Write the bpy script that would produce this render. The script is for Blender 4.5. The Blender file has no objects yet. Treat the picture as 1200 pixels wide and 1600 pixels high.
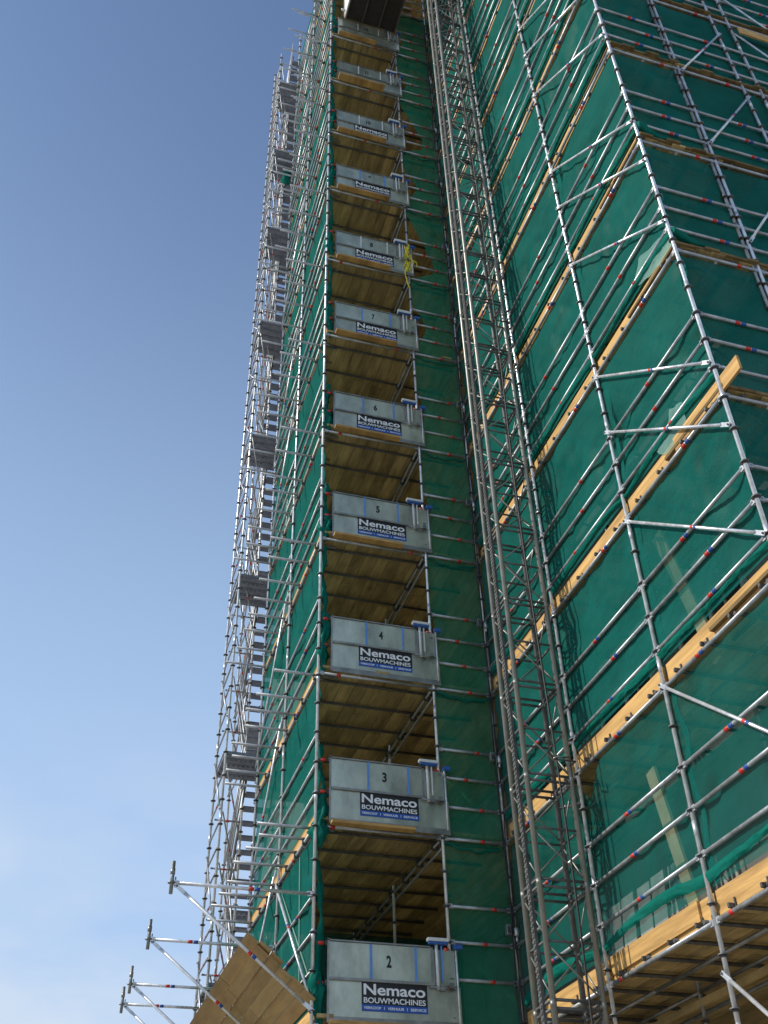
import bpy, math, random
from mathutils import Vector, Matrix, noise
R = math.radians
SC = bpy.context.scene
COL = SC.collection

# ------------------------------------------------------------------ camera
cam_d = bpy.data.cameras.new('camera'); cam = bpy.data.objects.new('camera', cam_d); COL.objects.link(cam)
PITCH, YAW, ROLL = R(39.256), R(18.080), R(-1.673)
fw = Vector((math.sin(YAW)*math.cos(PITCH), math.cos(YAW)*math.cos(PITCH), math.sin(PITCH)))
rt0 = Vector((math.cos(YAW), -math.sin(YAW), 0)); up0 = rt0.cross(fw)
rt = rt0*math.cos(ROLL)+up0*math.sin(ROLL); up = -rt0*math.sin(ROLL)+up0*math.cos(ROLL)
CAM = Vector((-3.4406, -14.1783, -1.0465))
M = Matrix.Identity(4)
for i in range(3):
    M[i][0] = rt[i]; M[i][1] = up[i]; M[i][2] = -fw[i]; M[i][3] = CAM[i]
cam.matrix_world = M
cam_d.sensor_fit = 'VERTICAL'; cam_d.sensor_height = 36; cam_d.sensor_width = 27
cam_d.lens = 36.53; cam_d.clip_start = 0.1; cam_d.clip_end = 3000
SC.camera = cam
SC.render.resolution_x = 768; SC.render.resolution_y = 1024

# ------------------------------------------------------------------ light
SUN_EL, SUN_AZ = R(38), R(168)      # SUN_AZ: angle of the direction TO the sun, from +X counter-clockwise
sd = Vector((math.cos(SUN_AZ)*math.cos(SUN_EL), math.sin(SUN_AZ)*math.cos(SUN_EL), math.sin(SUN_EL)))
sun_d = bpy.data.lights.new('sun', 'SUN'); sun = bpy.data.objects.new('sun', sun_d); COL.objects.link(sun)
sun_d.energy = 2.5; sun_d.angle = R(0.5); sun_d.color = (1, .94, .84)
sun.rotation_euler = sd.to_track_quat('Z', 'Y').to_euler()
W = bpy.data.worlds.new('World'); SC.world = W; W.use_nodes = True
nt = W.node_tree; nt.nodes.clear()
sky = nt.nodes.new('ShaderNodeTexSky'); sky.sky_type = 'NISHITA'; sky.sun_disc = False
sky.sun_elevation = SUN_EL; sky.sun_rotation = math.atan2(sd.x, sd.y)
sky.air_density = 1.0; sky.dust_density = 0.35; sky.ozone_density = 2.2; sky.altitude = 0
bg = nt.nodes.new('ShaderNodeBackground'); bg.inputs['Strength'].default_value = 0.1
wo = nt.nodes.new('ShaderNodeOutputWorld')
# a veil of thin cloud low over the horizon
tc = nt.nodes.new('ShaderNodeTexCoord'); sx = nt.nodes.new('ShaderNodeSeparateXYZ')
nt.links.new(tc.outputs['Generated'], sx.inputs[0])
mp = nt.nodes.new('ShaderNodeMapping'); mp.inputs['Scale'].default_value = (1, 1, 2.6)
nt.links.new(tc.outputs['Generated'], mp.inputs[0])
cn = nt.nodes.new('ShaderNodeTexNoise'); cn.inputs['Scale'].default_value = 3.2; cn.inputs['Detail'].default_value = 6; cn.inputs['Roughness'].default_value = .55
nt.links.new(mp.outputs[0], cn.inputs['Vector'])
cr = nt.nodes.new('ShaderNodeMapRange'); cr.inputs[1].default_value = .36; cr.inputs[2].default_value = .75
nt.links.new(cn.outputs[0], cr.inputs[0])
hr = nt.nodes.new('ShaderNodeMapRange'); hr.inputs[1].default_value = .48; hr.inputs[2].default_value = .2; hr.inputs[3].default_value = 0; hr.inputs[4].default_value = 1.0
nt.links.new(sx.outputs[2], hr.inputs[0])
ml = nt.nodes.new('ShaderNodeMath'); ml.operation = 'MULTIPLY'
nt.links.new(cr.outputs[0], ml.inputs[0]); nt.links.new(hr.outputs[0], ml.inputs[1])
mx = nt.nodes.new('ShaderNodeMixRGB'); mx.inputs[2].default_value = (7.0, 7.2, 7.4, 1)
nt.links.new(ml.outputs[0], mx.inputs[0]); nt.links.new(sky.outputs[0], mx.inputs[1])
h2 = nt.nodes.new('ShaderNodeMapRange'); h2.inputs[1].default_value = .95; h2.inputs[2].default_value = .30; h2.inputs[3].default_value = 0; h2.inputs[4].default_value = .85
h2.interpolation_type = 'SMOOTHSTEP'; nt.links.new(sx.outputs[2], h2.inputs[0])
m0 = nt.nodes.new('ShaderNodeMixRGB'); m0.inputs[2].default_value = (2.95, 4.1, 5.9, 1)      # pale summer haze low in the air
nt.links.new(h2.outputs[0], m0.inputs[0]); nt.links.new(sky.outputs[0], m0.inputs[1]); nt.links.new(m0.outputs[0], mx.inputs[1])
mx.inputs[2].default_value = (4.9, 5.3, 5.7, 1)
nt.links.new(mx.outputs[0], bg.inputs[0]); nt.links.new(bg.outputs[0], wo.inputs[0])
SC.view_settings.view_transform = 'Standard'; SC.view_settings.look = 'None'
SC.view_settings.exposure = 0.65; SC.view_settings.gamma = 1
SC.cycles.transparent_max_bounces = 24
SC.cycles.max_bounces = 8

# ------------------------------------------------------------------ measures (metres; z = 0 lies 2.65 m above the ground)
GZ = -2.65
H = {1: -.35, 2: 2.32, 3: 5.0, 4: 7.55, 5: 10.29, 6: 12.93, 7: 15.72, 8: 18.28, 9: 21.02, 10: 23.59, 11: 26.2, 12: 28.74, 13: 31.4, 14: 34.0, 15: 36.6}
XB = 2.99; YC = -7.28
YT = {'T1': -2.53, 'T2': -4.9, 'T3': YC}
TOPZ = 38.6

def project(P):
    d = Vector(P)-CAM; z = d.dot(fw)
    if z < .1: return None
    return 600+1623.5*d.dot(rt)/z, 800-1623.5*d.dot(up)/z
def near_frame(*pts, m=260):
    q = [project(p) for p in pts]; q = [a for a in q if a]
    if not q: return False
    return not (max(a[0] for a in q) < -m or min(a[0] for a in q) > 1200+m or max(a[1] for a in q) < -m or min(a[1] for a in q) > 1600+m)

# ------------------------------------------------------------------ materials
def mat(name, col, rough=.6, metal=0., noise_s=6., var=.25, bump=0., bump_s=60., spec=.5, island=0., stretch=(1, 1, 1), tint=None, detail=5):
    m = bpy.data.materials.new(name); m.use_nodes = True; n = m.node_tree; b = n.nodes['Principled BSDF']
    b.inputs['Roughness'].default_value = rough; b.inputs['Metallic'].default_value = metal
    b.inputs['Specular IOR Level'].default_value = spec
    t = n.nodes.new('ShaderNodeTexCoord'); mp = n.nodes.new('ShaderNodeMapping'); mp.inputs['Scale'].default_value = stretch
    oi = n.nodes.new('ShaderNodeObjectInfo'); om = n.nodes.new('ShaderNodeMath'); om.operation = 'MULTIPLY'; om.inputs[1].default_value = 40
    n.links.new(oi.outputs['Random'], om.inputs[0]); n.links.new(om.outputs[0], mp.inputs['Location'])      # every piece has its own wear
    n.links.new(t.outputs['Object'], mp.inputs[0])
    ns = n.nodes.new('ShaderNodeTexNoise'); ns.inputs['Scale'].default_value = noise_s; ns.inputs['Detail'].default_value = detail; ns.inputs['Roughness'].default_value = .65
    n.links.new(mp.outputs[0], ns.inputs['Vector'])
    rp = n.nodes.new('ShaderNodeMapRange'); rp.inputs[1].default_value = .3; rp.inputs[2].default_value = .7
    n.links.new(ns.outputs[0], rp.inputs[0])
    mx = n.nodes.new('ShaderNodeMixRGB')
    mx.inputs[1].default_value = (*[c*(1-var) for c in col], 1)
    mx.inputs[2].default_value = (*[min(1, c*(1+var)) for c in (tint or col)], 1)
    n.links.new(rp.outputs[0], mx.inputs[0]); out = mx.outputs[0]
    if island:
        g = n.nodes.new('ShaderNodeNewGeometry'); hs = n.nodes.new('ShaderNodeHueSaturation')
        mr = n.nodes.new('ShaderNodeMapRange'); mr.inputs[3].default_value = 1-island; mr.inputs[4].default_value = 1+island
        n.links.new(g.outputs['Random Per Island'], mr.inputs[0]); n.links.new(mr.outputs[0], hs.inputs['Value'])
        n.links.new(out, hs.inputs['Color']); out = hs.outputs[0]
    n.links.new(out, b.inputs['Base Color'])
    rr = n.nodes.new('ShaderNodeMapRange'); rr.inputs[3].default_value = max(.05, rough-.1); rr.inputs[4].default_value = min(1, rough+.12)
    n.links.new(ns.outputs[0], rr.inputs[0]); n.links.new(rr.outputs[0], b.inputs['Roughness'])
    if bump:
        n2 = n.nodes.new('ShaderNodeTexNoise'); n2.inputs['Scale'].default_value = bump_s; n2.inputs['Detail'].default_value = 4
        n.links.new(mp.outputs[0], n2.inputs['Vector'])
        bp = n.nodes.new('ShaderNodeBump'); bp.inputs['Strength'].default_value = bump; bp.inputs['Distance'].default_value = .01
        n.links.new(n2.outputs[0], bp.inputs['Height']); n.links.new(bp.outputs[0], b.inputs['Normal'])
    return m

def net_mat(name, col, open_, trans=.35, holes=.12):
    m = bpy.data.materials.new(name); m.use_nodes = True; n = m.node_tree; n.nodes.clear()
    o = n.nodes.new('ShaderNodeOutputMaterial'); t = n.nodes.new('ShaderNodeTexCoord')
    ns = n.nodes.new('ShaderNodeTexNoise'); ns.inputs['Scale'].default_value = 1.3; ns.inputs['Detail'].default_value = 6; ns.inputs['Roughness'].default_value = .6
    n.links.new(t.outputs['Object'], ns.inputs['Vector'])
    n3 = n.nodes.new('ShaderNodeTexNoise'); n3.inputs['Scale'].default_value = 38; n3.inputs['Detail'].default_value = 2
    n.links.new(t.outputs['Object'], n3.inputs['Vector'])
    mx = n.nodes.new('ShaderNodeMixRGB'); mx.inputs[1].default_value = (*[c*.6 for c in col], 1); mx.inputs[2].default_value = (col[0]*2.2, col[1]*1.5, col[2]*1.55, 1)
    n.links.new(ns.outputs[0], mx.inputs[0])
    d = n.nodes.new('ShaderNodeBsdfDiffuse'); l = n.nodes.new('ShaderNodeBsdfTranslucent')
    n.links.new(mx.outputs[0], d.inputs[0]); n.links.new(mx.outputs[0], l.inputs[0])
    a = n.nodes.new('ShaderNodeMixShader'); a.inputs[0].default_value = trans
    n.links.new(d.outputs[0], a.inputs[1]); n.links.new(l.outputs[0], a.inputs[2])
    gl = n.nodes.new('ShaderNodeBsdfGlossy'); gl.inputs['Roughness'].default_value = .45; gl.inputs[0].default_value = (.7, 1, .9, 1)
    g2 = n.nodes.new('ShaderNodeMixShader'); g2.inputs[0].default_value = .006
    n.links.new(a.outputs[0], g2.inputs[1]); n.links.new(gl.outputs[0], g2.inputs[2])
    tr = n.nodes.new('ShaderNodeBsdfTransparent')
    # openness of the weave: the threads close up when seen at a slant
    lw = n.nodes.new('ShaderNodeLayerWeight'); lw.inputs[0].default_value = .5
    mr = n.nodes.new('ShaderNodeMapRange'); mr.inputs[1].default_value = 0; mr.inputs[2].default_value = 1; mr.inputs[3].default_value = open_; mr.inputs[4].default_value = open_*.3
    n.links.new(lw.outputs['Facing'], mr.inputs[0])
    ad = n.nodes.new('ShaderNodeMath'); ad.operation = 'MULTIPLY_ADD'; ad.inputs[1].default_value = holes; ad.inputs[2].default_value = -holes/2
    n.links.new(n3.outputs[0], ad.inputs[0])
    s2 = n.nodes.new('ShaderNodeMath'); s2.operation = 'ADD'; s2.use_clamp = True
    n.links.new(mr.outputs[0], s2.inputs[0]); n.links.new(ad.outputs[0], s2.inputs[1])
    f = n.nodes.new('ShaderNodeMixShader'); n.links.new(s2.outputs[0], f.inputs[0])
    n.links.new(g2.outputs[0], f.inputs[1]); n.links.new(tr.outputs[0], f.inputs[2])
    bp = n.nodes.new('ShaderNodeBump'); bp.inputs['Strength'].default_value = .5; bp.inputs['Distance'].default_value = .05
    n4 = n.nodes.new('ShaderNodeTexNoise'); n4.inputs['Scale'].default_value = 9; n4.inputs['Detail'].default_value = 3
    n.links.new(t.outputs['Object'], n4.inputs['Vector']); n.links.new(n4.outputs[0], bp.inputs['Height'])
    n.links.new(bp.outputs[0], d.inputs['Normal'])
    n.links.new(f.outputs[0], o.inputs[0]); return m

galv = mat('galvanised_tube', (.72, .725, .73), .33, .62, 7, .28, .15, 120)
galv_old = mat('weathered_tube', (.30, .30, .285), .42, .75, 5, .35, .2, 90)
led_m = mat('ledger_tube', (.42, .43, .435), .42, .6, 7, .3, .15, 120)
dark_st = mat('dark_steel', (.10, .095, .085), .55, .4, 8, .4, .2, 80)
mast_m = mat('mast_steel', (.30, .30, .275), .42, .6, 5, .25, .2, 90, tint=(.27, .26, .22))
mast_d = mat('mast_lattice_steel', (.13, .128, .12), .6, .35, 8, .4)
red_p = mat('red_paint', (.62, .035, .02), .5, 0, 20, .2)
blue_p = mat('blue_paint', (.03, .09, .33), .5, 0, 20, .2)
mid_blue = mat('deep_blue_paint', (.03, .12, .40), .45, 0, 14, .15)
sky_blue = mat('light_blue_paint', (.12, .30, .68), .45, 0, 14, .15)
white_p = mat('white_paint', (.72, .72, .70), .45, 0, 14, .12)
yel_p = mat('yellow_tape', (.78, .66, .04), .5, 0, 14, .2)
wood_new = mat('new_board', (.49, .28, .10), .7, 0, 3, .32, .3, 40, .2, island=.22, stretch=(1, .25, 4), tint=(.56, .34, .12))
wood_old = mat('deck_board_wood', (.41, .30, .135), .85, 0, 2.0, .45, .35, 50, .15, island=.26, stretch=(3, .6, 1))
wood_shade = mat('shaded_deck_board', (.17, .115, .05), .85, 0, 2.5, .35, .35, 50, .15, island=.26, stretch=(3, .6, 1))  # deck wood copy, colour darkened to paint in shade on the corner decks
wood_pan = mat('hoarding_board_wood', (.40, .26, .11), .8, 0, 2.5, .2, .3, 60, .15, island=.13, stretch=(4, .5, 4))
sheet_m = mat('zinc_sheet', (.47, .50, .42), .32, .58, 2.6, .34, .2, 5, .5, stretch=(1, 1, .5))
tread_m = mat('tread_steel', (.22, .24, .29), .55, .5, 8, .3)
black_m = mat('black_rubber', (.02, .02, .02), .6, 0, 20, .2)
sign_black = mat('sign_black', (.012, .012, .014), .4, 0, 5, .1)
sign_blue = mat('sign_blue', (.02, .10, .42), .4, 0, 5, .08)
letter_w = mat('letter_white', (.90, .90, .90), .45, 0, 5, .03)
concrete = mat('concrete', (.30, .29, .26), .9, 0, 1.2, .25, .3, 30)
brick = mat('brickwork', (.26, .17, .11), .9, 0, 3, .3, .3, 40)
glass_m = mat('window_glass', (.05, .06, .07), .08, 0, 1, .1)
pvc = mat('window_frame_white', (.7, .7, .68), .4, 0, 3, .05)
ground_m = mat('paving', (.34, .32, .28), .9, 0, .35, .2, .4, 3)
net_g = net_mat('green_debris_net', (.007, .158, .128), .36)
net_c = net_mat('sheer_green_net', (.007, .150, .120), .56, holes=.08)
net_a = net_mat('thin_green_net', (.012, .25, .145), .44)
net_b = net_mat('bundled_green_net', (.008, .23, .17), .04, .5, .04)
clear_f = net_mat('clear_tape', (.22, .52, .44), .55)

# ------------------------------------------------------------------ mesh builder
class MB:
    def __init__(s): s.v = []; s.f = []; s.m = []; s.s = []
    def face(s, idx, mi=0, sm=False): s.f.append(idx); s.m.append(mi); s.s.append(sm)
    def tube(s, a, b, r=.024, n=10, mi=0, caps=True, r2=None):
        a = Vector(a); b = Vector(b); d = (b-a).normalized(); r2 = r if r2 is None else r2
        u = d.cross(Vector((0, 0, 1)) if abs(d.z) < .9 else Vector((1, 0, 0))).normalized(); w = d.cross(u)
        k = len(s.v)
        for P, q in ((a, r), (b, r2)):
            for i in range(n):
                t = 2*math.pi*i/n; s.v.append(P+u*math.cos(t)*q+w*math.sin(t)*q)
        for i in range(n):
            j = (i+1) % n; s.face((k+i, k+j, k+n+j, k+n+i), mi, True)
        if caps:
            s.face(tuple(k+i for i in reversed(range(n))), mi); s.face(tuple(k+n+i for i in range(n)), mi)
        return s
    def path(s, pts, r=.01, n=7, mi=0):
        pts = [Vector(p) for p in pts]; k = len(s.v); u = None
        for i, P in enumerate(pts):
            d = (pts[min(i+1, len(pts)-1)]-pts[max(i-1, 0)]).normalized()
            if u is None: u = d.cross(Vector((0, 0, 1)) if abs(d.z) < .9 else Vector((1, 0, 0)))
            u = (u-d*u.dot(d)).normalized(); w = d.cross(u); q = r(i/(len(pts)-1)) if callable(r) else r
            for j in range(n):
                t = 2*math.pi*j/n; s.v.append(P+u*math.cos(t)*q+w*math.sin(t)*q)
        for i in range(len(pts)-1):
            for j in range(n):
                a, b = k+i*n+j, k+i*n+(j+1) % n; s.face((a, b, b+n, a+n), mi, True)
        s.face(tuple(k+j for j in reversed(range(n))), mi); s.face(tuple(k+(len(pts)-1)*n+j for j in range(n)), mi)
        return s
    def obox(s, c, X, Y, Z, mi=0):
        c = Vector(c); X = Vector(X); Y = Vector(Y); Z = Vector(Z); k = len(s.v)
        for a in (-1, 1):
            for b in (-1, 1):
                for d in (-1, 1): s.v.append(c+X*a+Y*b+Z*d)
        for q in ((0, 1, 3, 2), (4, 6, 7, 5), (0, 4, 5, 1), (2, 3, 7, 6), (0, 2, 6, 4), (1, 5, 7, 3)):
            s.face(tuple(k+i for i in q), mi)
        return s
    def box(s, x0, x1, y0, y1, z0, z1, mi=0):
        return s.obox(((x0+x1)/2, (y0+y1)/2, (z0+z1)/2), ((x1-x0)/2, 0, 0), (0, (y1-y0)/2, 0), (0, 0, (z1-z0)/2), mi)
    def grid(s, fn, nu, nv, mi=0):
        k = len(s.v)
        for i in range(nu+1):
            for j in range(nv+1): s.v.append(Vector(fn(i/nu, j/nv)))
        for i in range(nu):
            for j in range(nv):
                a = k+i*(nv+1)+j; s.face((a, a+nv+1, a+nv+2, a+1), mi, True)
        return s
    def merge(s, o):
        k = len(s.v); s.v += o.v; s.m += o.m; s.s += o.s; s.f += [tuple(i+k for i in q) for q in o.f]; return s
    def build(s, name, mats, parent=None, bevel=0):
        if not isinstance(mats, (list, tuple)): mats = [mats]
        off = world_loc(parent) if parent else Vector((0, 0, 0))
        me = bpy.data.meshes.new(name); me.from_pydata([tuple(v-off) for v in s.v], [], s.f)
        for m in mats: me.materials.append(m)
        me.polygons.foreach_set('material_index', s.m); me.polygons.foreach_set('use_smooth', s.s); me.update()
        o = bpy.data.objects.new(name, me); COL.objects.link(o)
        if parent: o.parent = parent
        if bevel:
            b = o.modifiers.new('bevel', 'BEVEL'); b.width = bevel; b.segments = 2; b.limit_method = 'ANGLE'
        return o
def world_loc(o):
    l = Vector((0, 0, 0))
    while o: l = l+o.location; o = o.parent
    return l
def thing(name, label, cat, loc, group=None):
    o = bpy.data.objects.new(name, None); COL.objects.link(o); o.location = loc; o.empty_display_size = .2
    o['label'] = label; o['category'] = cat
    if group: o['group'] = group
    return o
def tag(o, label, cat, group=None):
    o['label'] = label; o['category'] = cat
    if group: o['group'] = group
    return o
class Parts:      # collects the parts of one thing; past 100 of a kind the farthest become one 'stuff' part
    def __init__(s, root): s.root = root; s.d = {}
    def add(s, name, mb, mats):
        c = Vector((0, 0, 0))
        for v in mb.v[:40]: c += v
        c /= min(40, len(mb.v)); s.d.setdefault(name, []).append(((c-CAM).length, mb, mats))
    def flush(s):
        for name, L in s.d.items():
            L.sort(key=lambda a: a[0])
            for _, mb, ms in L[:100]: mb.build(name, ms, s.root)
            if len(L) > 100:
                big = MB()
                for _, mb, _m in L[100:]: big.merge(mb)
                o = big.build(name, L[100][2], s.root); o['kind'] = 'stuff'

ros_m = mat('rosette_steel', (.20, .20, .20), .5, .5, 8, .3)
TUBE = [galv, red_p, blue_p, dark_st, ros_m]; LTUBE = [led_m, red_p, blue_p, dark_st]
rnd = random.Random(7)
def standard(x, y, z0, z1, r=.0245):
    m = MB().tube((x, y, z0), (x, y, z1), r, 14)
    k = math.ceil((z0-5)/.5)
    while 5+k*.5 < z1-.05:
        z = 5+k*.5; m.tube((x, y, z-.006), (x, y, z+.006), .054, 12, 4); m.tube((x, y, z-.03), (x, y, z-.007), .031, 12, 3); k += 1
    z = z0+1.7+rnd.random()
    while z < z1:                       # spigot joints
        m.tube((x, y, z), (x, y, z+.16), .0285, 12); z += 2.0
    return m
def ledger(a, b, band='r', t=.5, r=.0235, heads=True):
    a = Vector(a); b = Vector(b); d = (b-a).normalized(); L = (b-a).length
    m = MB().tube(a+d*.06, b-d*.06, r, 12)
    if heads:
        for P, q in ((a, d), (b, -d)):
            s = q.cross(Vector((0, 0, 1))).normalized()
            m.obox(P+q*.058, q*.032, s*.014, Vector((0, 0, .034)), 0)
            m.obox(P+q*.047+Vector((0, 0, .01)), q*.008, s*.005, Vector((0, 0, .07)), 3)
    if band:
        c = a+d*(L*t); m.tube(c-d*.035, c+d*.035, r+.0012, 12, 1)
        if band == 'rb': m.tube(c+d*.05, c+d*.12, r+.0012, 12, 2)
    return m
def brace(a, b, r=.021, out=Vector((0, 0, 0)), band=True):
    a = Vector(a)+out; b = Vector(b)+out; d = (b-a).normalized()
    m = MB().tube(a+d*.14, b-d*.14, r, 12)
    s = d.cross(out.normalized() if out.length else Vector((0, 1, 0))).normalized(); n = d.cross(s)
    for P, q in ((a, d), (b, -d)):
        m.obox(P+q*.07, q*.085, s*.026, n*.006); m.tube(P-n*.02, P+n*.05-0*n, .014, 8, 3)
    if band:
        c = a.lerp(b, .55); m.tube(c-d*.03, c+d*.03, r+.001, 12, 1); m.tube(c+d*.04, c+d*.10, r+.001, 12, 2)
    return m
def rails(k):
    if k == 2: return [3.0, 3.5, 4.0]
    return [H[k]+.5, H[k]+.98, H[k]+1.46]
def deck(x0, x1, y0, y1, z, along='y', w=.225, seed=0, gaps=()):
    g = random.Random(seed); m = MB(); a0, a1 = (x0, x1) if along == 'y' else (y0, y1); l0, l1 = (y0, y1) if along == 'y' else (x0, x1)
    u = a0; i = 0
    while u < a1-.02:
        uu = min(u+w-.007, a1); s = l0-(0 if g.random() < .6 else g.random()*.05); st = [s]
        c = l0+g.choice((1.2, 1.9, 2.5))+g.random()*.2
        while c < l1-.4: st.append(c); c += 2.45
        st.append(l1)
        for q in range(len(st)-1):
            zz = z+g.random()*.008
            if (i, q) in gaps: continue
            if along == 'y': m.box(u, uu, st[q], st[q+1]-.012, zz, zz+.045)
            else: m.box(st[q], st[q+1]-.012, u, uu, zz, zz+.045)
        u += w; i += 1
    return m
LV = {2: 'second', 3: 'third', 4: 'fourth', 5: 'fifth', 6: 'sixth', 7: 'seventh', 8: 'eighth', 9: 'ninth', 10: 'tenth', 11: 'eleventh', 12: 'twelfth', 1: 'lowest', 13: 'thirteenth', 14: 'fourteenth'}
def lvl(k):
    if 2 <= k <= 12: return 'level with landing gate number %d' % k
    return 'below landing gate number 2' if k == 1 else '%s over gate number 12' % ('one storey' if k == 13 else 'two storeys')

# ------------------------------------------------------------------ ground
g = MB().grid(lambda u, v: (-400+800*u, -400+800*v, GZ), 8, 8).build('ground', ground_m); g['kind'] = 'structure'

# ------------------------------------------------------------------ building behind the scaffolds
bl = thing('apartment_building', 'unfinished building wall hidden behind the green netting and scaffolds', 'building', (4.6, 5.3, GZ))
MB().box(4.62, 16, -5.9, 5.2, 2.7, 40).box(9, 16, -5.9, 5.2, GZ, 2.69).box(1.35, 16, 5.22, 11, GZ, 40).build('wall', concrete, bl)
for k in range(3, 14):
    z = H[k]
    MB().box(4.52, 4.64, -5.95, 5.2, z-.02, z+.2).build('floor_slab', concrete, bl)
    for y in (-4.9, -2.4, .2):
        if not near_frame((4.6, y, z+.8), (4.6, y+1.6, z+2.2)): continue
        f = MB()
        for a, b, c, d in ((y, y+1.7, z+.8, z+.87), (y, y+1.7, z+2.13, z+2.2), (y, y+.07, z+.87, z+2.13), (y+1.63, y+1.7, z+.87, z+2.13), (y+.8, y+.87, z+.87, z+2.13)):
            f.box(4.55, 4.63, a, b, c, d)
        fo = f.build('window', pvc, bl); MB().box(4.585, 4.60, y+.07, y+1.63, z+.87, z+2.13).build('pane', glass_m, fo)

# ------------------------------------------------------------------ scaffold along the receding left side (plane x = 0)
YL = [0, 2.47, 4.95]
ls = thing('scaffold', 'left scaffold side seen at a slant, tubes poking out towards the sky', 'scaffold', (0, 0, GZ))
P = Parts(ls)
for i, y in enumerate(YL): P.add('standard', standard(0, y, GZ, TOPZ+.9-i*.5), TUBE)
for k in range(1, 15):
    for i in range(2):
        P.add('ledger', ledger((0, YL[i], H[k]), (0, YL[i+1], H[k]), 'r' if rnd.random() < .6 else 'rb', rnd.uniform(.35, .65)), LTUBE)
        for z in rails(k):
            P.add('guard_rail', ledger((0, YL[i], z), (0, YL[i+1], z), rnd.choice(('r', 'rb', 'r', None)), rnd.uniform(.35, .65)), LTUBE)
    # transoms that run out past the face
    ys = [.24, .66, 1.2, 1.81, 2.67, 3.25, 3.85, 4.61] if k == 3 else [.27+rnd.uniform(-.1, .1)+j*.62+rnd.uniform(-.06, .06) for j in range(8)]
    for y in ys:
        if k < 3: x1 = -.06
        else: x1 = -.78+rnd.uniform(-.12, .1)
        t = MB().tube((x1, y, H[k]+.055), (.35, y, H[k]+.055), .0235, 12)
        t.obox((0, y, H[k]+.02), (.035, 0, 0), (0, .03, 0), (0, 0, .045), 3)
        P.add('transom', t, LTUBE)
    tb = MB()
    for a, b in ((.02, 2.5), (2.47, 4.98)):
        dx = rnd.uniform(0, .012); tb.box(.035+dx, .062+dx, a, b, H[k]+.09, H[k]+.30)
    P.add('toe_board', tb, wood_new)
for (ya, za, yb, zb) in [(2.47, 5.25, 4.95, 3.2), (2.47, 8.05, 4.95, 5.6), (2.47, 10.8, 4.95, 8.2), (2.47, 16.3, 4.95, 13.4), (2.47, 19, 4.95, 16.2), (2.47, 24.2, 4.95, 21.4), (2.47, 29.4, 4.95, 26.6), (.0, 2.7, 2.47, 5.0), (2.47, 34.4, 4.95, 31.8)]:
    P.add('brace', brace((0, ya, za), (0, yb, zb), out=Vector((-.05, 0, 0))), TUBE)
P.flush()

# ------------------------------------------------------------------ loading bay scaffold (plane y = 0), decks seen from below
ba = thing('scaffold', 'middle scaffold bay with timber decks behind the numbered landing gates', 'scaffold', (2, 0, GZ))
P = Parts(ba)
P.add('standard', standard(1.961, 0, GZ, 28.74+1.0), TUBE); P.add('standard', standard(XB-.005, 0, GZ, TOPZ), TUBE)
for y in (2.35, 4.75): P.add('standard', standard(1.93, y, GZ, TOPZ), TUBE)
for k in range(1, 15):
    z = H[k]
    if k != 4: P.add('ledger', ledger((0, -.0, z), (1.961, 0, z), 'r', {3: .13, 7: .8, 8: .17, 6: .17, 5: .85, 2: .3}.get(k, .2+rnd.random()*.6)), LTUBE)
    else: P.add('ledger', ledger((0, 0, z), (1.961, 0, z), 'r', .17), LTUBE)
    P.add('ledger', ledger((1.961, 0, z), (XB, 0, z), 'r', .62), LTUBE)
    for q, zz in enumerate(rails(k)):
        P.add('guard_rail', ledger((1.961, 0, zz), (XB, 0, zz), 'r', (.62, .45, .7)[q]+rnd.uniform(-.1, .1)), LTUBE)
    P.add('deck', deck(.06, 1.95, -.02, 5.2, z+.095, 'y', seed=k), wood_old)
    P.add('deck', deck(1.96, 3.0, .075, 5.2, z+.095, 'y', seed=k+400), wood_old)
    P.add('deck', deck(3.01, 4.5, .02, 5.2, z+.095, 'y', seed=k+300), wood_old)
    for j in range(7):
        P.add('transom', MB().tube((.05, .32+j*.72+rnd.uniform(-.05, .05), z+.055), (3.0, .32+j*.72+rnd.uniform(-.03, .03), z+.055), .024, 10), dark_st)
    bm = MB().tube((1.93, .05, z-.03), (1.93, 4.95, z-.03), .024, 10)
    bm2 = MB().tube((1.99, .05, z-.11), (1.99, 4.95, z-.11), .024, 10)
    for j in range(7): bm.obox((1.95, .32+j*.72, z-.0), (.05, 0, 0), (0, .035, 0), (0, 0, .06), 1)
    P.add('beam', bm.merge(bm2), [galv_old, dark_st])
    P.add('beam', MB().tube((.06, .3, z-.02), (.06, 4.9, z-.02), .024, 10), [galv_old, dark_st])
P.flush()

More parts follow.
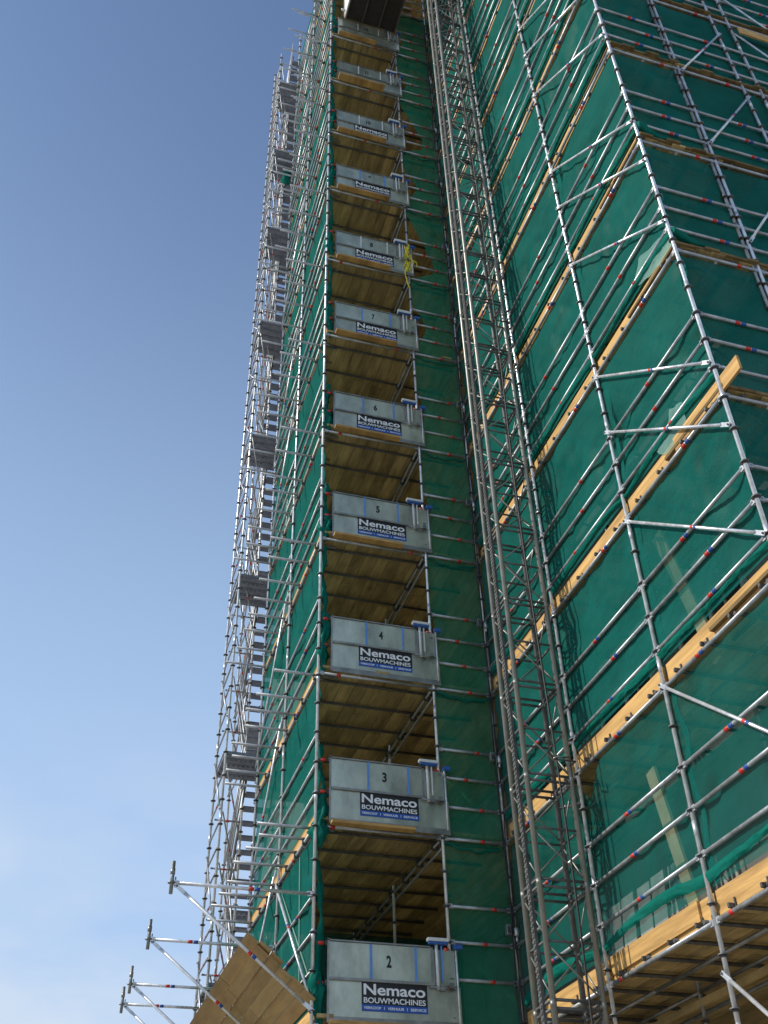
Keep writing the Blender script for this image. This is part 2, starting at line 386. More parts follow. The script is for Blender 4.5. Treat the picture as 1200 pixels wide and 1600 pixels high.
# ------------------------------------------------------------------ right scaffold (plane x = XB towards the camera, then round the corner)
rs = thing('scaffold', 'right scaffold with long ledgers, toe boards and a corner towards the viewer', 'scaffold', (XB, -5, GZ))
P = Parts(rs)
YY = [0, -2.53, -4.9, YC]
for y in YY[1:]: P.add('standard', standard(XB, y, GZ, TOPZ-4, .0255), TUBE)
for y in YY: P.add('inner_standard', standard(4.2, y+.02 if y < 0 else -.35, GZ, 30), [galv_old, red_p, blue_p, dark_st, dark_st])
XC = [XB, 4.27, 5.52, 7.6, 9.7]
for x in XC[1:]: P.add('standard', standard(x, YC, GZ if x > 5 else GZ, 26), TUBE)
P.add('standard', standard(5.87, YC-.02, GZ, 26), TUBE)
for k in range(1, 14):
    z = H[k]
    for i in range(3):
        if not near_frame((XB, YY[i], z), (XB, YY[i+1], z), m=500): continue
        P.add('ledger', ledger((XB, YY[i], z), (XB, YY[i+1], z), 'r' if k == 1 or k == 2 else 'rb', .13 if k == 2 else rnd.uniform(.3, .7), .025), LTUBE)
        for zz in rails(k):
            P.add('guard_rail', ledger((XB, YY[i], zz), (XB, YY[i+1], zz), 'r' if k > 3 else 'rb', rnd.uniform(.38, .62), .0245), LTUBE)
        # toe boards with their dark clips
        ya, yb = YY[i+1]+.02, YY[i]-.03
        xo = .045+.012*((i+k) % 2); tb = MB()
        tb.box(XB+xo, XB+xo+.03, ya, yb, z+.055, z+.30)
        if k == 4 and i == 2: tb.box(XB+xo-.036, XB+xo-.004, -7.66, -6.2, z+.07, z+.285)
        if k == 2 and i == 1: tb.box(XB+xo-.033, XB+xo-.003, -4.6, -2.6, z+.10, z+.31)
        j = 0
        P.add('toe_board', tb, [wood_new])
        n = 4
        for j in range(n):
            cl = MB()
            y = yb-(yb-ya)*(j+.5)/n
            cl.obox((XB+.0, y, z+.055), (.04, 0, 0), (0, .016, 0), (0, 0, .024)); cl.obox((XB+xo-.012, y-.02, z+.085), (.007, 0, 0), (0, .010, 0), (0, 0, .05))
            cl.tube((XB-.045, y, z+.045), (XB+.04, y, z+.045), .013, 8)
            P.add('board_clip', cl, dark_st)
        dk = deck(XB+.1, 4.45 if k != 2 else 8.9, YY[i+1]+.0, YY[i], z+.105, 'y', seed=50+k*3+i)
        P.add('deck', dk, wood_old)
        tr = MB()
        for j in range(4):
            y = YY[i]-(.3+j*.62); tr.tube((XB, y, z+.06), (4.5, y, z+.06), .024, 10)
        P.add('transom', tr, dark_st)
        P.add('inner_ledger', MB().tube((4.2, YY[i], z), (4.2, YY[i+1], z), .024, 10).tube((3.6, YY[i], z-.02), (3.6, YY[i+1], z-.02), .024, 10), galv_old)
    # round the corner
    for i in range(4):
        a, b = XC[i], XC[i+1]
        if not near_frame((a, YC, z), (b, YC, z), m=350): continue
        P.add('ledger', ledger((a, YC, z), (b, YC, z), 'r', .75, .0235), LTUBE)
        for zz in rails(k): P.add('guard_rail', ledger((a, YC, zz), (b, YC, zz), 'rb', rnd.uniform(.45, .7), .0235), LTUBE)
        P.add('deck', deck(a, b, YC-.035, -5.95, z+.12, 'y', seed=150+k*3+i), wood_shade)
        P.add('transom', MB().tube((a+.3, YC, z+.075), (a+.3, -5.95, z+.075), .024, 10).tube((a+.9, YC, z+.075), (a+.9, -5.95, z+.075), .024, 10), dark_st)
P.add('toe_board', MB().box(5.95, 7.4, YC-.12, YC-.09, 17.75, 17.97), [wood_new])
for za, zb in [(1.82, -.3), (5.03, 2.95), (7.5, 5.5), (9.12, 7.06), (10.25, 8.09), (12.92, 10.91), (14.54, 12.39), (15.62, 13.45), (18.3, 16.2), (19.9, 17.9), (21.0, 18.9)]:
    P.add('brace', brace((XB, -4.9, za), (XB, YC, zb), .021, Vector((-.055, 0, 0))), TUBE)
for xa, za, xb, zb in [(4.27, 15.6, 5.52, 17.6), (4.27, 13.4, 5.52, 15.4), (4.27, 10.9, 5.52, 12.9), (5.87, 19.4, 7.6, 17.6), (5.87, 17.8, 7.6, 16.0)]:
    P.add('brace', brace((xa, YC, za), (xb, YC, zb), .02, Vector((0, -.055, 0))), TUBE)
# lattice and timber bearers under the lowest visible deck
for x, z in ((4.2, H[2]-.12), (5.6, H[2]-.12), (7.0, H[2]-.12)):
    P.add('bearer', MB().box(x-.022, x+.022, -7.2, -.3, z-.04, z+.04), wood_old)
    P.add('bearer', MB().tube((x+.1, -7.2, z-.08), (x+.1, -.3, z-.08), .024, 10), galv_old)
P.flush()

# ------------------------------------------------------------------ stair tower beyond the left scaffold
st = thing('stair_tower', 'narrow scaffold stair tower at the far left edge against the sky', 'stair tower', (-.3, 6.5, GZ))
P = Parts(st); SX0, SXM, SX1 = -.65, .0, .62; SY = [5.05, 6.3, 8.45]
for x, y, z in [(SX0, SY[0], 36.8), (SX0, SY[1], 37.6), (SXM, SY[1]+.25, 37.5), (SX1, SY[1], 37), (SXM, SY[2], 36.8), (SX1, SY[2], 36.5), (SX1, SY[0]+.1, 36.8)]: P.add('standard', standard(x, y, GZ, z), TUBE)
za = 4.15-4.4
while za < 36:
    for (xa, xb, ya, yb, z) in ((SX0, SX1, 5.08, 6.28, za), (SXM, SX1, 7.85, 8.5, za+2.2)):
        q = 5 if yb-ya > 1 else 3; w = (yb-ya)/q; lm = MB()
        for j in range(q):
            lm.box(xa, xb, ya+j*w+.015, ya+(j+1)*w-.015, z-.05, z)
            for e in range(int((xb-xa)/.1)): lm.box(xa+.04+e*.1, xa+.09+e*.1, ya+j*w+.06, ya+j*w+.075, z-.065, z-.05)
        P.add('landing', lm, tread_m)
    for (y0, z0, y1, z1) in ((6.3, za, 7.85, za+2.2), (7.85, za+2.2, 6.3, za+4.4)):
        nst = 8
        for j in range(1, nst+1):
            y = y0+(y1-y0)*j/(nst+1); z = z0+(z1-z0)*j/(nst+1)
            P.add('tread', MB().box(SXM+.03, SX1-.03, y-.12, y+.12, z-.035, z), tread_m)
        for x in (SXM, SX1): P.add('stringer', MB().tube((x, y0, z0-.05), (x, y1, z1-.05), .03, 8), galv_old)
        for dz in (.3, .65, 1.0): P.add('handrail', MB().tube((SXM-.03, y0, z0+dz), (SXM-.03, y1, z1+dz), .019, 8), led_m)
    za += 4.4
z = 3.1; j = 0
while z < 36.5:
    P.add('guard_rail', ledger((SX0, SY[0], z), (SX0, SY[1], z), rnd.choice((None, None, 'r')), .5, .019), LTUBE)
    if j % 2 == 0:
        P.add('inner_rail', ledger((SXM, SY[1]+.25, z), (SXM, SY[2], z), rnd.choice((None, 'r')), .5, .019), LTUBE)
        P.add('inner_rail', ledger((SX0+.02, SY[0], z+.2), (SXM, SY[1]+.25, z+.2-1.0), 'r', .5, .017, False), LTUBE)
    if j % 2: P.add('cross_tube', ledger((SX0, SY[1], z), (SXM, SY[1], z), 'r', .5, .019, False), LTUBE)
    if j % 4 == 0 and z < 34:
        P.add('brace', brace((SX0, SY[0], z+.2), (SX0, SY[1], z+1.7), .018, Vector((-.03, 0, 0)), False), LTUBE)
        P.add('brace', brace((SXM, SY[2], z), (SXM, SY[1]+.25, z+2.0), .018, Vector((-.03, 0, 0))), LTUBE)
    z += .5; j += 1
P.flush()

# ------------------------------------------------------------------ netting
def sheet(o, U, V, N, nu, nv, amp, seed, edge=None, sag=0, tiesu=None):
    o = Vector(o); U = Vector(U); V = Vector(V); N = Vector(N); m = MB()
    def fn(u, v):
        uu, vv = (edge(u, v) if edge else (u, v))
        P_ = o+U*uu+V*vv
        a = noise.noise(P_*1.1+Vector((seed, 0, 0)))+.5*noise.noise(P_*3.1+Vector((seed, 5, 0)))+.22*noise.noise(Vector((P_.x*8, P_.y*8, P_.z*3))+Vector((seed, 9, 0)))
        pin = min(1, 4*v, 4*(1-v)+.35)
        return P_+N*max(-.003-.002*a, a*1.6*amp*pin+sag*math.sin(math.pi*v))
    return m.grid(fn, nu, nv)
def crumple(pts, r, seed, n=10, amp=.45):
    pts = [Vector(p) for p in pts]; m = MB(); L = len(pts)
    base = MB().path(pts, r, n)
    for v in base.v:
        q = 1+amp*(noise.noise(v*7+Vector((seed, 0, 0)))+.6*noise.noise(v*19+Vector((0, seed, 0))))
        # push along the local radial direction
        c = min(pts, key=lambda a: (a-v).length_squared); d = v-c; dd = d.normalized() if d.length > 1e-6 else d
        q += amp*.9*(noise.noise(Vector((dd.x*3.2+seed, dd.y*3.2, v.z*1.6+dd.z*3.2)))+.5*noise.noise(Vector((dd.x*7+seed, dd.y*7, v.z*4))))
        v += d*(max(.25, q)-1)
    return base

for k in range(1, 15):                                # left face
    z0, z1 = H[k]+.26, H[k+1]-.04
    if k == 1: z0, z1 = .2, 2.3
    o = sheet((.028, .0, z0), (0, 4.98, 0), (0, 0, z1-z0), (1, 0, 0), 60, 26, .05, k*3.7).build('safety_net', net_g)
    tag(o, 'bright green safety net on the slanting left side, '+lvl(k), 'netting', 'green nets on the left scaffold side')
for k in range(1, 13):                                # loading bay, right of the gates
    z0, z1 = H[k]+.02, H[k+1]-.02
    cut = {1: .0, 2: .02, 3: .03, 4: .08, 5: .12, 6: .14, 7: .34, 8: .62, 9: .34, 10: .6, 11: .22, 12: .2}[k]
    w = .98
    def edge(u, v, cut=cut, k=k):
        c = cut*math.exp(-((v-.38)/.22)**2)*(1+.15*math.sin(9*v+k)); zz = v
        if k in (8, 10): c = cut*max(0, min(1, (.95-v)*1.6))*(v > .12 or 1)*min(1, v/.14)
        return c+(1-c)*u, zz
    o = sheet((1.985, .03, z0), (w, 0, 0), (0, 0, z1-z0), (0, 1, 0), 26, 46, .07, k*5.1+2, edge).build('safety_net', net_a)
    tag(o, 'thin dark green net hung to the right of landing gate number %d' % k if k > 1 else 'thin dark green net hung below and right of landing gate number 2', 'netting', 'thin nets beside the landing gates')
    if k < 13:
        g = random.Random(k); pts = [(2.0+.95*t+.0, .0+.02*math.sin(9*t+k), z1-.05-.09*math.sin(math.pi*t)+.02*math.sin(20*t)) for t in [i/14 for i in range(15)]]
        hm = crumple(pts, .016, k*2.2); hm.build('hem', net_b, o)
for k in range(1, 14):                                # right face towards the viewer
    for i in range(1):
        ya, yb = 0, YC
        z0 = H[k]+.34
        z1 = H[k+1]-.03
        if not near_frame((XB, 0, z0), (XB, YC, z0), m=200): continue
        gap = (lambda u, v: (u, v*(1-.16*math.exp(-((u-.37)/.035)**2)))) if k == 2 else None
        o = sheet((XB+.036, -.01, z0), (0, YC, 0), (0, 0, z1-z0), (1, 0, 0), 110, 40, .06, k*4.3+1, gap).build('safety_net', net_c if k == 2 else net_g)
        tag(o, 'large green net on right scaffold face, '+lvl(k).replace('just below the level of', 'below'), 'netting', 'green nets on the right scaffold')
        for yv in (-2.45, -4.98):
            def ov(u, v, yv=yv, k=k):
                z = z0+.02+(z1-z0-.06)*v; a = noise.noise(Vector((yv, z*2.2, k)))
                return (XB+.0275+.004*abs(math.sin(u*9+z*3)), yv+.09*a-(.10+.05*noise.noise(Vector((k, z, 4))))*u, z)
            MB().grid(ov, 8, 40).build('overlap', net_g, o)
        n = 46; g = random.Random(k*9)
        ph = g.random()*6; pts = []
        for j in range(n+1):
            t = j/n; y = -.1+(YC+.1)*t
            pts.append((XB+.02, y, z0+.03+.04*abs(math.sin(t*3.4*math.pi+ph))+.03*noise.noise(Vector((t*9, k, 0)))+(.12 if k == 2 else .05)*math.sin(math.pi*((t*3) % 1))))
        def hf(u, v, pts=pts, ph=ph, k=k):
            f = u*(len(pts)-1); i0 = min(int(f), len(pts)-2); p_ = Vector(pts[i0]).lerp(Vector(pts[i0+1]), f-i0)
            hgt = (.04+.055*abs(math.sin(u*6.3+ph))+(.04 if k == 2 else .02))
            pl = noise.noise(Vector((u*60, v*1.5+u*9, k)))*.018+noise.noise(Vector((u*22+v*3, v*2, k+5)))*.03
            return (p_.x-.004-.022*math.sin(math.pi*v)-abs(pl), p_.y, p_.z-.04+hgt*v+.012*noise.noise(Vector((u*30, k, 2))))
        MB().grid(hf, 150, 8).build('hem', net_b, o)
for k in range(3, 9):                                # round the right-hand corner
    z0, z1 = H[k]+.17, H[k+1]-.03
    if not near_frame((XB, YC, z0), (8, YC, z0), m=100): continue
    o = sheet((XB+.02, YC+.035, z0), (5.2, 0, 0), (0, 0, z1-z0), (0, 1, 0), 70, 30, .06, k*6.1+4).build('safety_net', net_g)
    tag(o, 'green safety net round the right-hand corner, '+lvl(k), 'netting', 'green nets round the right corner')
    if k in (5, 6):
        pts = [(XB+.02+.5*t, YC-.01, z0+.24-.2*t+.04*math.sin(8*t)) for t in [i/12 for i in range(13)]]
        crumple(pts, lambda t: .06*(1-t)+.015, k, 10, .5).build('hem', net_b, o)
o = sheet((.1, 4.95, H[1]+.1), (4, 0, 0), (0, 0, 5.35), (0, 1, 0), 40, 20, .06, 77).build('safety_net', net_g)
tag(o, 'green safety net at the back of the bay seen over landing gate number 2', 'netting')
# gathered net hanging down the corner post beside each gate
for k in range(2, 13):
    g = random.Random(k*31); zt = H[k+1]-.15 if k not in (3, 5, 6) else H[k]+1.3
    zb = H[k]-.05 if k != 3 else H[k]-.32
    if k == 2: zb, zt = H[k]-.1, H[k+1]-.5
    pts = []; N = 34
    for j in range(N+1):
        t = j/N; z = zb+(zt-zb)*t
        pts.append((.085+.022*math.sin(t*9+k)+.012*math.sin(t*23), .035+.01*math.sin(t*13+k), z))
    fat = 1.5 if k in (3, 5, 6) else 1.0
    rr = lambda t, k=k, fat=fat: (.018+.05*fat*math.exp(-((t-.25)/.22)**2)+.018*abs(math.sin(t*11+k)))*(min(1, .25+t*7))
    m = crumple(pts, rr, k*3.3, 22, .75)
    o = m.build('net_bundle', net_b)
    tag(o, 'gathered bright green netting hanging beside the left edge of landing gate number %d' % k, 'netting', 'gathered nets at the left of the gates')
m = crumple([(.0, 5.7, 29.6), (-.06, 5.75, 29.9), (-.02, 5.72, 30.25), (.03, 5.7, 30.5)], lambda t: .16*math.sin(math.pi*(.1+.85*t)), 4, 12, .7)
tag(m.build('net_scrap', net_b), 'small loose scrap of green net caught on the left scaffold, high up', 'netting')
# clear tape strips crossing the net at lower left
m = MB()
for a, b in (((-.0, 2.3, 4.7), (-.0, .25, 2.75)), ((-.0, 2.2, 4.75), (-.0, .15, 2.9)), ((.0, 1.0, 4.9), (.0, .8, 2.8))):
    a = Vector(a); b = Vector(b); a.x = b.x = .006; d = (b-a).normalized(); s = Vector((1, 0, 0)).cross(d)
    m.obox((a+b)/2, d*(b-a).length/2, s*.018, (.0015, 0, 0))
tag(m.build('tape_strip', clear_f), 'pale clear tape strips crossing the green net at lower left', 'tape')
# leaning planks and torn clear film behind the right net
for a, b, lab in (((3.3, -3.80, 4.50), (3.36, -4.12, 2.45), 'pale upright plank behind the right net, the lower one'), ((3.3, -5.02, 7.25), (3.36, -5.52, 5.10), 'pale upright plank behind the right net, the upper one')):
    a = Vector(a); b = Vector(b); d = (b-a).normalized(); s = Vector((0, 1, 0)); s = (s-d*s.dot(d)).normalized(); n = d.cross(s)
    tag(MB().obox((a+b)/2, d*(b-a).length/2, s*.10, n*.02).build('plank', mat('pale_plank', (.75, .62, .36), .8, 0, 4, .15)), lab, 'plank', 'planks leaning behind the right net')

# torn clear film and a row of pale sheets standing inside the lowest lift
def film(poly, name, label, grp=None):
    m = MB(); k = len(poly); cy = sum(p[0] for p in poly)/k; cz = sum(p[1] for p in poly)/k
    def fn(u, v):
        t = u*k; i = int(t) % k; f = t-int(t); a, b = poly[i], poly[(i+1) % k]
        y = cy+((a[0]+(b[0]-a[0])*f)-cy)*v; z = cz+((a[1]+(b[1]-a[1])*f)-cz)*v
        q = 1+.12*noise.noise(Vector((y*6, z*6, 1)))
        return (XB+.022-.03*abs(noise.noise(Vector((y*5, z*5, 3)))), cy+(y-cy)*q, cz+(z-cz)*q)
    m.grid(fn, 8*k, 5)
    tag(m.build(name, clear_f), label, 'plastic film', grp)
film([(-6.3, 8.28), (-6.55, 8.15), (-6.52, 7.8), (-6.25, 7.74), (-5.95, 7.76), (-5.82, 7.95), (-6.1, 8.0)], 'plastic_film', 'torn pale plastic film caught above the long orange plank on the right scaffold')
film([(-6.25, 10.75), (-6.5, 11.1), (-7.1, 10.85), (-7.26, 10.5), (-7.15, 10.42), (-6.6, 10.55)], 'plastic_film', 'pale plastic film gathered near the top right corner post, above the pale toe board')
pale_m = mat('pale_panel', (.55, .58, .56), .5, 0, 3, .15)
for q in range(6):
    y = -.55-q*.42; tag(MB().obox((4.05+.02*(q % 2), y, 3.17), (.02, 0, 0), (0, .17, 0), (.06, 0, .68)).build('panel', pale_m), 'pale panel standing in a row behind the lowest right-hand net', 'panel', 'pale panels behind the lowest right net')

# ------------------------------------------------------------------ landing gates
def text_mesh(s, size, bold=0., sx=1., spacing=1.):
    c = bpy.data.curves.new('t', 'FONT'); c.body = s; c.size = size; c.offset = bold; c.extrude = .0012; c.align_x = 'LEFT'; c.space_character = spacing
    o = bpy.data.objects.new('t', c); COL.objects.link(o); bpy.context.view_layer.update()
    me = bpy.data.meshes.new_from_object(o.evaluated_get(bpy.context.evaluated_depsgraph_get()))
    bpy.data.objects.remove(o); xs = [v.co.x for v in me.vertices]; ys = [v.co.y for v in me.vertices]
    return me, min(xs), max(xs), min(ys), max(ys)
def put_text(mb, s, x0, x1, z0, z1, y, bold, mi=0):
    bold *= .62
    me, a, b, c, d = text_mesh(s, 1, bold)
    k = len(mb.v); fx = (x1-x0)/(b-a); fz = (z1-z0)/(d-c)
    for v in me.vertices: mb.v.append(Vector((x0+(v.co.x-a)*fx, y-v.co.z*1.0, z0+(v.co.y-c)*fz)))
    for p_ in me.polygons: mb.face(tuple(k+i for i in p_.vertices), mi)
    bpy.data.meshes.remove(me)
def gate(k):
    z = H[k]; white = k in (8, 10, 11, 12)
    t = thing('landing_gate', 'grey zinc landing gate bearing the black number %d' % k, 'gate', (.2, -.05, z), 'numbered hoist landing gates')
    Y = -.05
    MB().box(.215, 2.07, Y+.002, Y+.012, z+.06, z+.565).build('lower_panel', sheet_m, t)
    MB().box(.215, 1.66, Y+.002, Y+.012, z+.60, z+1.06).build('upper_panel', sheet_m, t)
    MB().box(1.70, 2.02, Y+.012, Y+.02, z+.58, z+1.05).build('side_panel', sheet_m, t)
    f = MB(); r = .016
    for a, b in (((.2, Y, z+.05), (.2, Y, z+1.085)), ((.2, Y, z+1.075), (1.68, Y, z+1.075)), ((1.675, Y, z+.60), (1.675, Y, z+1.075))):
        a = Vector(a); b = Vector(b); f.box(min(a.x, b.x)-r*.9, max(a.x, b.x)+r*.9, Y-.018, Y+.0, min(a.z, b.z)-r*.6, max(a.z, b.z)+r*.6)
    f.box(.22, 1.70, Y-.03, Y-.0, z+.565, z+.60); f.box(.22, 2.07, Y-.012, Y+.0, z+.03, z+.12)
    f.build('frame', galv_old, t)
    for x in (.80, 1.44): MB().box(x-.014, x+.014, Y-.018, Y+.001, z+.603, z+1.058).build('bar', white_p if white else sky_blue, t)
    n = MB(); wd = .07 if k < 10 else .12
    x0 = 1.035-wd/2+.02
    put_text(n, str(k), x0, x0+wd*(1 if k != 11 else .75), z+.765, z+.925, Y-.0005, .06)
    n.build('number', sign_black, t)
    if k <= 10:
        s = MB().box(.665, 1.585, Y-.006, Y+.001, z+.29, z+.562, 0).box(.665, 1.585, Y-.006, Y+.001, z+.205, z+.288, 1)
        so = s.build('sign', [sign_black, sign_blue], t)
        w = MB(); put_text(w, 'Nemaco', .69, 1.555, z+.405, z+.545, Y-.0075, .035); put_text(w, 'BOUWMACHINES', .69, 1.555, z+.305, z+.375, Y-.0075, .028)
        w.build('lettering', letter_w, so)
        w = MB(); put_text(w, 'VERKOOP', .69, .93, z+.23, z+.263, Y-.0075, .03); put_text(w, 'VERHUUR', 1.02, 1.25, z+.23, z+.263, Y-.0075, .03); put_text(w, 'SERVICE', 1.34, 1.56, z+.23, z+.263, Y-.0075, .03)
        w.box(.972, .978, Y-.0085, Y-.006, z+.228, z+.266).box(1.292, 1.298, Y-.0085, Y-.006, z+.228, z+.266)
        w.build('small_lettering', letter_w, so)
    for x, a, b in ((1.74, .52, 1.12), (1.86, -.02, .0)):
        if b > .1: MB().tube((x, Y-.03, z+a), (x, Y-.03, z+b), .022, 12).build('post', white_p, t)
    MB().tube((2.03, Y-.02, z+.1), (2.03, Y-.02, z+1.1), .016, 10).build('post', galv, t)
    MB().box(1.62, 1.90, Y-.085, Y-.02, z+1.10, z+1.15).box(2.0, 2.12, Y-.06, Y+.02, z+1.06, z+1.12).build('latch_box', mid_blue, t, .006)
    MB().box(1.60, 1.91, Y-.10, Y-.018, z+(1.135 if k < 7 else 1.11), z+1.18).build('latch_lid', white_p, t, .006)
    MB().box(1.80, 1.82, Y-.045, Y-.02, z+.62, z+1.09).build('latch_rod', sky_blue if k == 2 else white_p, t)
    lk = MB().tube((1.62, Y-.045, z+.545), (1.98, Y-.045, z+.52), .014, 8).obox((1.80, Y-.05, z+.53), (.035, 0, 0), (0, .02, 0), (0, 0, .03)).obox((1.93, Y-.05, z+.57), (.03, 0, 0), (0, .02, 0), (0, 0, .035))
    lk.build('bolt', galv_old, t)
    for zz in (z+1.04, z+.53):
        c = MB().tube((.025, 0, zz), (.20, -.03, zz), .017, 10, 1).tube((.06, -.008, zz), (.14, -.02, zz), .027, 12, 0).obox((.175, -.03, zz), (.014, 0, 0), (0, .02, 0), (0, 0, .035), 1)
        c.build('coupler', [red_p, dark_st], t)
        MB().tube((1.88, -.03, zz+.02), (1.95, -.0, zz+.02), .027, 12).build('coupler', red_p, t)
    return t
for k in range(2, 13): gate(k)
for k in range(2, 13):
    if k == 4: continue
    z = H[k]; x1 = {2: 1.41, 3: 1.48, 5: 1.48, 6: 1.51, 7: 1.54, 8: 1.47, 9: 1.52, 10: 1.5, 11: 1.5, 12: 1.32}[k]
    wd = .13 if k not in (11,) else .2
    tag(MB().box(.2, x1, -.07-wd, -.072, z+.0, z+.045).build('sill_board', wood_new, None, .003),
        'new yellow timber board lying along the foot of landing gate number %d' % k, 'board', 'timber boards at the foot of the gates')

# yellow ribbon on the post by gate 8
m = MB(); g = random.Random(3)
for q in range(7):
    x0 = 1.93+g.uniform(-.03, .05); pts = []
    for j in range(14):
        t = j/13; pts.append((x0+.05*math.sin(t*7+q*1.3)+g.uniform(-.012, .012), -.055-.02*math.sin(q+t*5), 19.5-.15*(q % 3)-t*(.75+.12*q*(q % 2))))
    m.path(pts, lambda t: .013+.008*abs(math.sin(t*9)), 5)
for q in range(4): m.path([(1.96, -.06, 18.95), (1.9+.08*q, -.09, 18.8), (1.82+.11*q, -.07, 18.55+.04*q)], .014, 5)
tag(m.build('warning_ribbon', yel_p), 'knotted yellow warning tape tied to the post beside landing gate number 8', 'tape')

# call boxes and cables on the inner corner post
for k in range(2, 13):
    z = H[k]+1.38
    t = thing('call_box', 'small grey call box on the corner post, right of landing gate number %d' % k, 'box', (2.9, -.05, z), 'call boxes on the corner post')
    MB().box(2.815, 2.89, -.12, -.04, z-.075, z+.075).build('housing', galv_old, t, .008)
    MB().box(2.825, 2.88, -.134, -.1295, z-.05, z+.03).build('button_plate', dark_st, t)
    MB().tube((2.98, -.06, z-.07), (2.98, -.06, z+.04), .035, 12).tube((2.98, -.06, z-.15), (2.98, -.06, z-.08), .02, 8).build('clamp', galv, t)
m = MB()
for q in range(4):
    g = random.Random(q); pts = []; z = -1.5
    while z < 31:
        pts.append((2.945+.018*q-.02+.02*math.sin(z*1.7+q*2)+g.uniform(-.006, .006), -.05+.015*math.cos(z*2.3+q), z)); z += .22
    m.path(pts, .0085, 6)
tag(m.build('cable_bundle', black_m), 'black cables strapped down the corner post beside the hoist mast', 'cable')

# ------------------------------------------------------------------ hoist mast
ms = thing('hoist_mast', 'tall grey lattice hoist mast standing before the inner corner', 'mast', (2.44, -2.5, GZ))
PX = (2.13, 2.76); PY = (-2.26, -2.74)
P = Parts(ms)
for x in PX:
    for y in PY:
        c = MB().tube((x, y, GZ), (x, y, 37), .036, 16); z = 4.78-1.375*6+.0
        while z < 37:
            if z > GZ: c.tube((x, y, z-.035), (x, y, z+.035), .0385, 16)
            z += 1.375
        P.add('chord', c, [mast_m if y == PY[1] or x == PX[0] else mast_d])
rk = MB().box(2.085, 2.125, -2.545, -2.475, GZ, 37); z = GZ
while z < 30: rk.box(2.074, 2.084, -2.535, -2.485, z, z+.03); z += .065
P.add('rack', rk, mast_d)
z = 4.78-1.375*5
while z < 36.5:
    for zz, rr in ((z+.045, .019), (z-.045, .019), (z+.69, .016)):
        P.add('frame', MB().tube((PX[0], PY[0], zz), (PX[0], PY[1], zz), rr, 8).tube((PX[1], PY[0], zz), (PX[1], PY[1], zz), rr, 8).tube((PX[0], PY[0], zz), (PX[1], PY[0], zz), rr, 8).tube((PX[0], PY[1], zz), (PX[1], PY[1], zz), rr, 8), mast_d)
    d = MB()
    d.tube((PX[0], PY[1], z+.66), (PX[1], PY[1], z+.06), .011, 8); d.tube((PX[1], PY[1], z+1.32), (PX[0], PY[1], z+.72), .011, 8)
    d.tube((PX[0], PY[0], z+.06), (PX[1], PY[0], z+.66), .011, 8); d.tube((PX[1], PY[0], z+.72), (PX[0], PY[0], z+1.32), .011, 8)
    d.tube((PX[1], PY[0], z+.66), (PX[1], PY[1], z+.06), .011, 8); d.tube((PX[0], PY[1], z+.06), (PX[0], PY[0], z+.66), .011, 8)
    d.tube((PX[1], PY[1], z+1.32), (PX[1], PY[0], z+.72), .011, 8); d.tube((PX[0], PY[0], z+1.3), (PX[0], PY[1], z+.74), .011, 8)
    P.add('diagonal', d, mast_m); z += 1.375
for zt in (4.6, 12.2, 20.2, 28):     # ties back to the scaffold
    P.add('wall_tie', MB().tube((2.76, -2.26, zt), (XB, -2.5, zt), .024, 10), galv_old)
for zt in (4.98, 13.7, 22.0):        # cable guide arms
    P.add('cable_guide', MB().tube((2.47, -2.9, zt), (2.78, -2.9, zt), .012, 8).tube((2.47, -2.9, zt), (2.44, -3.05, zt-.05), .012, 8).tube((2.78, -2.9, zt), (2.76, -2.75, zt), .012, 8).tube((2.44, -3.05, zt-.05), (2.6, -3.08, zt-.05), .012, 8), dark_st)
P.flush()
pts = []; z = GZ
while z < 30: pts.append((2.46+.03*math.sin(z*.5), -2.94+.015*math.sin(z*.8+1), z)); z += .35
tag(MB().path(pts, .014, 8).build('power_cable', black_m), 'thick black power cable hanging in front of the hoist mast', 'cable')

# ------------------------------------------------------------------ hoist cage
cg = thing('hoist_cage', 'dark hoist cage seen from below at the top edge of the picture', 'hoist cage', (1.2, -1.6, 29.8))
X0, X1, Y0, Y1, Z = .38, 1.92, -3.1, -.13, 29.75
MB().box(X0, X1, Y0, Y1, Z, Z+.05).build('floor', mat('cage_floor', (.035, .03, .025), .8, .1, 6, .4), cg)
for x in (X0+.02, X0+.52, X0+1.03, X1-.02): MB().box(x-.02, x+.02, Y0, Y1, Z-.07, Z-.002).build('floor_rib', dark_st, cg)
MB().box(X0-.02, X0-.001, Y0, Y1, Z+.0, Z+1.9).build('side_panel', white_p, cg); MB().box(X1+.001, X1+.02, Y0, Y1, Z, Z+1.9).build('side_panel', sheet_m, cg)
MB().box(X0, X1, Y1-.02, Y1, Z+.052, Z+.6).build('end_panel', sheet_m, cg); MB().box(X0, X1, Y0, Y0+.02, Z+.052, Z+1.1).build('end_panel', sheet_m, cg)
for x in (X0, X1):
    for y in (Y0+.03, Y1-.03): MB().box(x-.03, x+.03, y-.03, y+.03, Z+.05, Z+2.3).build('corner_post', galv_old, cg)
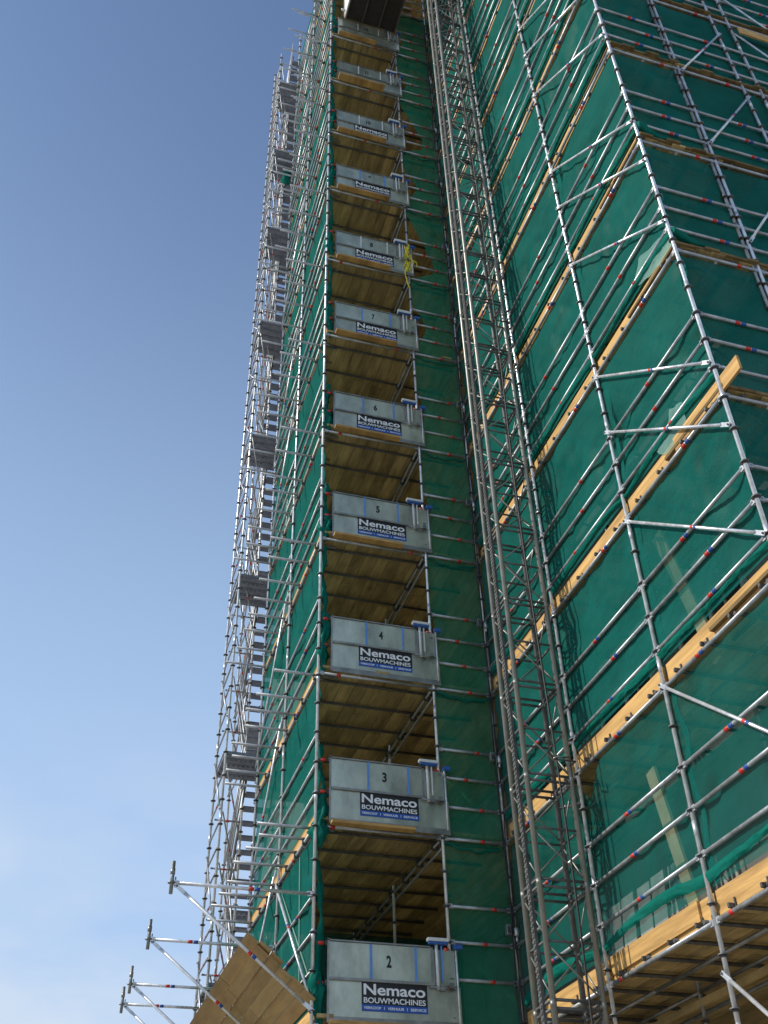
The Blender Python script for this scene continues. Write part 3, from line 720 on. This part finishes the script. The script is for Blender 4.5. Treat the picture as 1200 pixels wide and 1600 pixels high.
MB().box(X0, X1, Y0, Y1, Z+2.301, Z+2.35).build('roof', sheet_m, cg)
MB().obox((X0-.07, Y1-.1, Z+.25), (.05, 0, 0), (0, .03, 0), (0, 0, .02)).tube((X0-.12, Y1-.1, Z+.22), (X0-.12, Y1-.1, Z+.3), .02, 8).build('gate_ramp_hook', white_p, cg)

# ------------------------------------------------------------------ protection fan at lower left
for y, lab in ((0, 'nearest of the four tube brackets sticking out to the left'), (2.47, 'second nearest of the four tube brackets on the left'), (4.95, 'third nearest of the four tube brackets on the left'), (6.25, 'farthest of the four tube brackets on the left')):
    t = thing('outrigger_bracket', lab, 'bracket', (0, y, 4.0), 'tube brackets sticking out at the left')
    xt = -1.97; xi = 0 if y < 5 else -.04
    h = ledger((xt, y, 4.01), (xi, y, 4.01), 'rb', .32 if y else .55, .025); h.build('arm', TUBE, t)
    brace((xt+.07, y, 3.96), (xi, y, 2.5), .024, Vector((0, -.03, 0))).build('strut', TUBE, t)
    MB().tube((xt, y, 3.86), (xt, y, 4.30), .026, 12).tube((xt, y, 4.12), (xt, y, 4.2), .032, 12).tube((xt, y, 4.0), (xt, y, 4.015), .055, 12).build('end_post', galv_old, t)
hp = MB(); g = random.Random(5); sl = Vector((-1.9, 0, 1.5)).normalized(); nn = Vector((1.5, 0, 1.9)).normalized()
for j in range(6):
    y0 = -.12+g.uniform(0, .05)
    for a, b in ((y0, 2.2+g.uniform(-.3, .3)), (2.25, 4.6), (4.62, 7.2)):
        if a > 1 and b < 5: a = yprev
        c = Vector((0, (a+b)/2, 2.56))+sl*(.12+j*.205)+nn*(.055+g.uniform(0, .006)+(.02 if j % 2 else 0)); hp.obox(c, sl*.1005, (0, (b-a)/2-.004, 0), nn*.016); yprev = b
for j in range(2):
    hp.obox(Vector((0, .55, 2.56))+sl*(.12+(3+j)*.205)+nn*.105, sl*.1, (0, .7, 0), nn*.012)
tag(hp.build('fan_hoarding', wood_pan), 'sloping brown plywood board hoarding resting on the tube brackets', 'hoarding')
